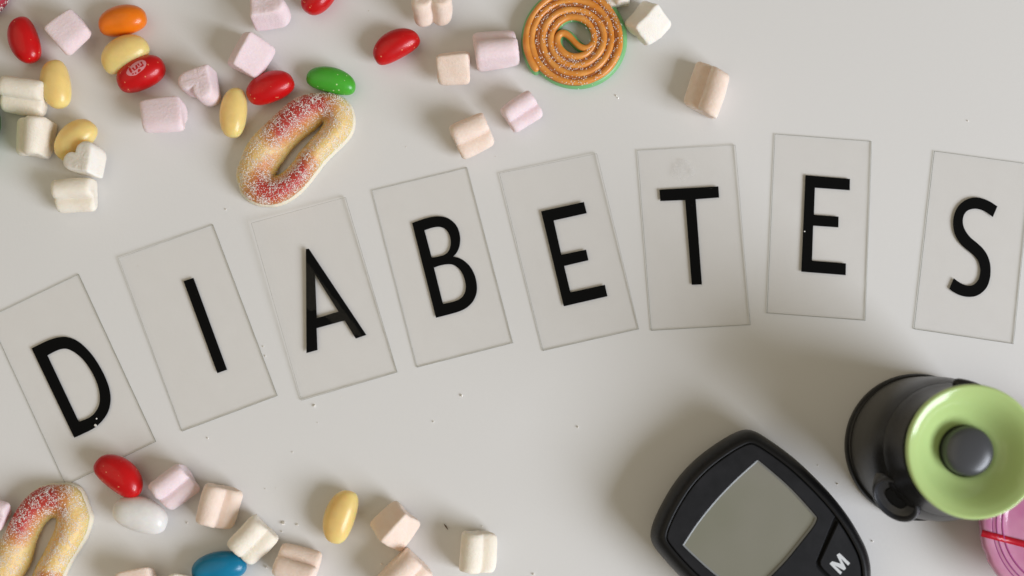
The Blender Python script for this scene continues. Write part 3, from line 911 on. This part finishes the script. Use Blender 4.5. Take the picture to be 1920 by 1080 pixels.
# ------------------------------------------------------------------ blood sugar meter
def meter():
    K = 1.22                         # thickness
    fz = 3.6
    AX = (0.747, 0.664)
    def P_(al, ac, z):
        x = 382 + al * AX[0] + ac * AX[1]; y = 443 + al * AX[1] - ac * AX[0]
        return at(1200 + x / fz, 780 + y / fz, z)[:2]
    half = [(-112,0),(-104,120),(-83,235),(-54,345),(-22,430),(10,480),(42,504),(92,523),(187,538),(284,549),(411,556),(549,552),(694,541),(817,523),(932,498),(1043,463),(1147,421),(1232,365),(1297,300),(1362,225),(1418,120)]
    end = [(1440, 0)]
    loop = half + end + [(a, -c) for a, c in half[:0:-1]]
    S = resample(smooth_poly(loop, corner=179), 200)
    out = np.array([P_(a, c, 9 * K * MM) for a, c in S])
    base = np.append(out.mean(0), 0)
    root = empty('glucose_meter', base)
    tag(root, 'black blood sugar meter with a blank grey screen and a button marked M', 'glucose meter')
    prof = [(5.5, 0.0), (3.0, 0.6), (1.2, 3.0), (0.25, 6.5), (0.0, 9.0), (0.25, 11.2), (0.85, 13.2), (1.75, 14.7), (2.8, 15.6), (3.7, 15.85), (4.15, 15.7), (4.25, 14.6)]
    V, Fc = [], []
    n = len(out)
    def inset_loop(d):
        Q = offset(out, d * MM)
        if d > 2:
            for _ in range(int(d * 2)):
                Q = 0.25 * np.roll(Q, 1, 0) + 0.5 * Q + 0.25 * np.roll(Q, -1, 0)
        return Q
    for (d, z) in prof:
        Q = inset_loop(d)
        V += [(q[0], q[1], z * K * MM) for q in Q]
    for i in range(len(prof) - 1):
        for k in range(n):
            l = (k + 1) % n
            Fc.append((i * n + k, i * n + l, (i + 1) * n + l, (i + 1) * n + k))
    Fc.append(tuple(range(n))); Fc.append(tuple((len(prof) - 1) * n + k for k in range(n)))
    b = link('body', V, Fc, M_shell, root); smooth_by_angle(b, 50)
    # face panel: the inset outline down to the buttons, then a tongue between them
    Zp = 15.75 * K * MM
    inner = inset_loop(4.5)
    # inset outline expressed in the meter's own along/across frame
    ia = np.array(S)
    tongue = [(857,432),(964,132),(985,112),(1015,106),(1079,105),(1180,104),(1290,98)]
    def inset_half(a0, a1):
        """points of the inset outline on the positive side between two along values"""
        return [i for i in range(n) if S[i][1] > 0 and a0 <= S[i][0] <= a1]
    idx = [i for i in range(n) if S[i][0] <= 850]
    # order: start at negative side lower end, over the top, to positive side lower end
    pos = sorted([i for i in idx if S[i][1] >= 0], key=lambda i: i)
    neg = [i for i in idx if S[i][1] < 0]
    chain = neg + pos
    P1 = [inner[i] for i in chain]
    fix = [P_(a, c, Zp) for a, c in tongue]
    fixn = [P_(a, -c, Zp) for a, c in tongue][::-1]
    e1 = 0.5 * (P1[-1] + fix[0]); 
    pan = np.array(P1 + [fix[0]] + fix[1:] + fixn[:-1] + [fixn[-1]])
    sc_out = [(214,-374),(190,-200),(181,0),(190,200),(211,381),(240,386),(494,389),(740,364),(775,352),(790,300),(800,150),(806,0),(800,-150),(790,-300),(775,-352),(740,-364),(494,-389),(240,-386)]
    so = np.array([P_(a, c, Zp) for a, c in smooth_poly(sc_out, corner=30, n=4)])
    V, Fc, tg = slab([pan, so], 14.4 * K * MM, Zp, 0.28 * MM)
    link('face_panel', V, Fc, M_panel, root, smooth=False)
    sg = offset(so, -0.35 * MM)
    V, Fc, tg = slab([sg], 14.65 * K * MM, 14.95 * K * MM, 0.0)
    link('screen', V, Fc, M_lcd, root, smooth=False)
    bz = [so, offset(so, 0.55 * MM)]
    nb = len(so)
    V = [(q[0], q[1], 15.62 * K * MM) for q in offset(so, 0.01 * MM)] + [(q[0], q[1], 15.0 * K * MM) for q in bz[1]] + [(q[0], q[1], 14.7 * K * MM) for q in bz[1]] + [(q[0], q[1], 14.7 * K * MM) for q in offset(so, 0.01 * MM)]
    Fc = [(r * nb + i, r * nb + (i + 1) % nb, ((r + 1) % 4) * nb + (i + 1) % nb, ((r + 1) % 4) * nb + i) for r in range(4) for i in range(nb)]
    link('screen_glint_ring', V, Fc, M_glint, root, smooth=False)  # sloped ring added to give the screen edge its bright reflected line
    # two buttons below the panel
    for sgn in (1, -1):
        ids = [i for i in range(n) if S[i][1] * sgn > 0 and 878 <= S[i][0] <= 1330]
        ids = sorted(ids, key=lambda i: S[i][0])
        outer = [offset(out, 4.75 * MM)[i] for i in ids]
        inn = [(1300,116),(1180,121),(1085,122),(1032,124),(1000,133),(980,152)]
        innp = [P_(a, c * sgn, 15.5 * K * MM) for a, c in inn]
        loopb = np.array(outer + innp)
        V, Fc, tg = slab([loopb], 14.4 * K * MM, 15.55 * K * MM, 0.3 * MM)
        bt = link('button', V, Fc, M_panel, root, smooth=False)
        if sgn == 1:
            fm = 6.75
            Ml = zoomed([(780,925),(812,893),(922,925),(868,815),(905,790),(1038,918),(1014,948),(925,862),(988,985),(962,1008),(845,945),(938,1035),(914,1062)], 1440, 920, fm)
            ml = np.array([at(x, y, 15.55 * K * MM)[:2] for x, y in Ml])
            V, Fc, tg = slab([ml], 15.56 * K * MM, 15.60 * K * MM)
            link('letter', V, Fc, M_print, bt, smooth=False)
            bt['label'] = 'button marked with a white M'
    # floor of the gaps
    fl = inset_loop(4.0)
    V, Fc, tg = slab([fl], 13.0 * K * MM, 14.62 * K * MM)
    link('inner_frame', V, Fc, M_gap, root, smooth=False)
meter()

# ------------------------------------------------------------------ lancing device with a green cap
def device():
    c = at(1722, 838, 2 * MM); c[2] = 0
    root = empty('lancing_device', c)
    tag(root, 'upright dark grey device with a lime green dished cap and a round grey button', 'lancing device')
    V, Fc = lathe([(0.001, 0), (24.2, 0), (25.0, .6), (25.1, 1.8), (24.9, 3.4), (24.4, 4.2), (23.9, 4.4), (23.9, 6), (23.7, 20), (23.3, 28), (22.8, 32), (22.1, 35), (21.3, 37.4), (0.001, 37.4)], 128, c)
    o = link('lower_sleeve', V, Fc, M_smoke, root); smooth_by_angle(o, 40)
    V, Fc = lathe([(0.001, 34), (21.0, 34), (21.25, 37.5), (20.4, 40.5), (19.5, 45), (19.2, 49), (19.0, 51.8), (17.7, 51.9), (17.6, 46), (0.001, 46)], 128, c)
    o = link('upper_body', V, Fc, M_dark, root); smooth_by_angle(o, 40)
    V, Fc = lathe([(0.001, 46.5), (17.3, 46.5), (17.5, 52.2), (18.2, 55), (19.6, 57.3), (20.25, 59.2), (20.35, 60.1), (20.15, 60.8), (19.75, 61.05), (19.3, 61.0), (18.7, 60.7), (17.7, 60.2), (16.7, 59.55), (15.5, 58.5), (14.1, 57.0), (12.5, 55.3), (11.0, 54.0), (9.6, 53.2), (8.4, 52.8), (7.9, 52.2), (7.75, 50.3), (7.7, 49), (0.001, 49)], 128, c)
    o = link('green_cap', V, Fc, M_lime, root); smooth_by_angle(o, 60)
    V, Fc = lathe([(0.001, 49.1), (7.45, 49.1), (7.5, 56.0), (7.3, 56.7), (6.7, 57.25), (5.4, 57.75), (3.4, 58.1), (1.6, 58.22), (0.001, 58.25)], 96, c)
    o = link('button', V, Fc, M_knob, root); smooth_by_angle(o, 60)
    # oval port on the side
    az = R(223)
    rd = Vector((math.cos(az), math.sin(az), 0)); tn = Vector((-math.sin(az), math.cos(az), 0)); up = Vector((0, 0, 1))
    ax = (rd * 0.58 + up * 0.81).normalized(); v2 = ax.cross(tn).normalized()
    cen = Vector(c) + rd * 18.6 * MM + up * 28.5 * MM
    def port(profile, name, m, parent, a_=1.0, b_=0.72, sq=2.0):
        n = 64; V, Fc = [], []
        for (r, h) in profile:
            for k in range(n):
                t = 2 * math.pi * k / n
                cs, sn = math.cos(t), math.sin(t)
                e = 2 / sq
                x = math.copysign(abs(cs) ** e, cs) * r * a_; y = math.copysign(abs(sn) ** e, sn) * r * b_
                V.append(np.array(cen + tn * x * MM + v2 * y * MM + ax * h * MM))
        for i in range(len(profile) - 1):
            for k in range(n):
                l = (k + 1) % n
                Fc.append((i * n + k, i * n + l, (i + 1) * n + l, (i + 1) * n + k))
        Fc.append(tuple(range(n))); Fc.append(tuple((len(profile) - 1) * n + k for k in range(n)))
        o = link(name, np.array(V), Fc, m, parent); smooth_by_angle(o, 45)
        return o
    pt = port([(12.6, -14), (12.4, 2), (11.8, 6.5), (11.2, 8.3), (10.5, 9.0), (9.8, 9.0), (9.3, 8.6), (8.8, 7.5), (7.2, 7.0), (5.6, 6.9), (5.2, 6.7), (5.0, 3)], 'side_port', M_lug, root, 0.76, 0.56)
    port([(4.3, 4.0), (4.3, 7.15), (3.9, 7.2)], 'slot', M_gap, pt, 0.9, 0.55, 3.0)
    # small clip behind the cap
    V, Fc = tube(np.array([c + np.array([math.cos(a) * 21.0, math.sin(a) * 21.0, 40]) * MM for a in np.linspace(R(52), R(84), 14)]), 1.7 * MM, 12)
    link('clip', V, Fc, M_dark, root)
device()

# ------------------------------------------------------------------ pink lid with a red stripe
def pink_lid():
    c = at(1998, 985, 17 * MM); c[2] = 0
    root = empty('pink_tub', c)
    tag(root, 'translucent pink tub with a red stripe, half under the green cap at the right edge', 'tub')
    prof = [(0.001, 0), (20.5, 0), (21.5, .8), (23.2, 6), (26.4, 13.2), (28.0, 14.6), (28.1, 16.2), (27.6, 17.3), (26.8, 17.7), (24.6, 17.8), (24.1, 17.5), (23.8, 17.6), (22.9, 17.7), (22.4, 17.2), (21.4, 17.1), (20.9, 16.9), (20.2, 16.4), (18, 16.1), (13, 16.2), (0.001, 16.3)]
    V, Fc = lathe(prof, 128, c)
    a = np.arctan2(V[:, 1] - c[1], V[:, 0] - c[0]); r = np.hypot(V[:, 1] - c[1], V[:, 0] - c[0])
    w = np.clip((r - 26.9 * MM) / (1.3 * MM), 0, 1) * 0.28 * MM * (np.sin(a * 23) * 0.6 + np.sin(a * 37 + 1) * 0.4)
    V[:, 0] += w * np.cos(a); V[:, 1] += w * np.sin(a)
    o = link('lid', V, Fc, M_pinklid, root); smooth_by_angle(o, 70)
    for (r0, z0, t) in ((24.35, 17.72, .2), (23.0, 17.62, .26), (20.9, 16.95, .34)):
        th = np.linspace(0, 2 * math.pi, 121)
        P = np.stack([c[0] + r0 * MM * np.cos(th), c[1] + r0 * MM * np.sin(th), np.full(121, z0 * MM)], 1)
        V, Fc = tube(P, t * MM, 8)
        link('ridge', V, Fc, M_ridge, root)
    # the stripe runs over the rim towards the middle, following the lid
    A0 = at(1842, 1000, 17.9 * MM)[:2]; A1 = at(1935, 1024, 17 * MM)[:2]
    d = (A1 - A0) / np.linalg.norm(A1 - A0); nrm = np.array([-d[1], d[0]])
    rows = []
    pr = prof[4:][::-1]
    rr = np.array([p[0] for p in prof[7:]])[::-1]; zz = np.array([p[1] for p in prof[7:]])[::-1]
    V, Fc = [], []
    for t in np.linspace(0.9, 24, 50):
        for s in (-1, 1):
            xy = A0 + d * (t - 1.0) * MM + nrm * s * 1.1 * MM
            rad = np.hypot(*(xy - c[:2])) / MM
            z = np.interp(rad, rr, zz) + 0.42
            V.append((xy[0], xy[1], z * MM))
    m = len(V)
    V += [(x, y, z - 0.25 * MM) for x, y, z in V]
    for i in range(m // 2 - 1):
        a0, b0, a1, b1 = 2 * i, 2 * i + 1, 2 * i + 2, 2 * i + 3
        Fc += [(a0, b0, b1, a1), (a0 + m, a1 + m, b1 + m, b0 + m), (a0, a1, a1 + m, a0 + m), (b0, b0 + m, b1 + m, b1)]
    link('red_stripe', V, Fc, M_stripe, root)
pink_lid()

# ------------------------------------------------------------------ crumbs
def crumbs():
    spots = [(1156,180,2.2),(1159,184,1.3),(424,393,2.2),(590,761,2.0),(866,742,2.0),(813,791,1.4),(532,981,3.0),(558,984,2.2),(529,997,1.6),(498,917,1.6),(352,981,2),(500,1064,2.4),(1815,227,1.5),(390,822,1.5),(762,276,1.4),(1084,801,1.6),(715,1057,2.4),(549,848,1.2),(640,745,1.1),(1180,828,1.1),(1334,758,1.2),(1534,873,1.5),(1571,908,1.6),(1636,1015,1.8),(1001,1077,2),(498,668,1.5),(494,650,1.2),(905,987,1.3),(596,793,1),(518,916,1)]
    dust = [(181.5,785,1.7),(179.5,797.5,2.1),(585.5,547,1.4),(1508.5,434,1.1)]
    P = [at(x, y, 0.12 * MM) for x, y, s in spots] + [at(x, y, Z_TOP + 0.1 * MM) for x, y, s in dust]
    nspot = len(spots); spots = spots + dust
    V, Fc = [], []
    for (x, y, s), p in zip(spots, P):
        Vg, Fg = grains([p], s * 0.23 * MM)
        Vg[:, 2] -= Vg[:, 2].min() - (0 if p[2] < 0.2 * MM else p[2])
        b = len(V); V += list(Vg); Fc += [tuple(b + i for i in q) for q in Fg]
    o = link('sugar_crumbs', np.array(V), Fc, M_sugar, smooth=False)
    stuff(o)
    o['label'] = 'tiny sugar crumbs scattered over the table'
    a, b = at(832.5, 982, 0), at(840, 993.5, 0)
    d = (b - a) / np.linalg.norm(b - a); nn = np.array([-d[1], d[0], 0])
    L = np.linalg.norm(b - a)
    Q = np.array([(a + d * L * t + nn * w * MM)[:2] for t, w in ((0, 0), (.2, .16), (.5, .22), (.8, .12), (1, 0), (.75, -.1), (.4, -.2), (.15, -.14))])
    V, Fc, tg = slab([Q], 0.02 * MM, 0.35 * MM, 0.05 * MM)
    M_sl = mat("brown_sliver", (0.11, 0.055, 0.02), 0.7, 0.3)
    s = link('brown_sliver', V, Fc, M_sl, origin=a, smooth=False)
    tag(s, 'tiny brown sliver lying on the table left of the cream marshmallow that sits apart', 'sliver')
crumbs()

for o in sc.objects:
    if '_o' in o:
        del o['_o']
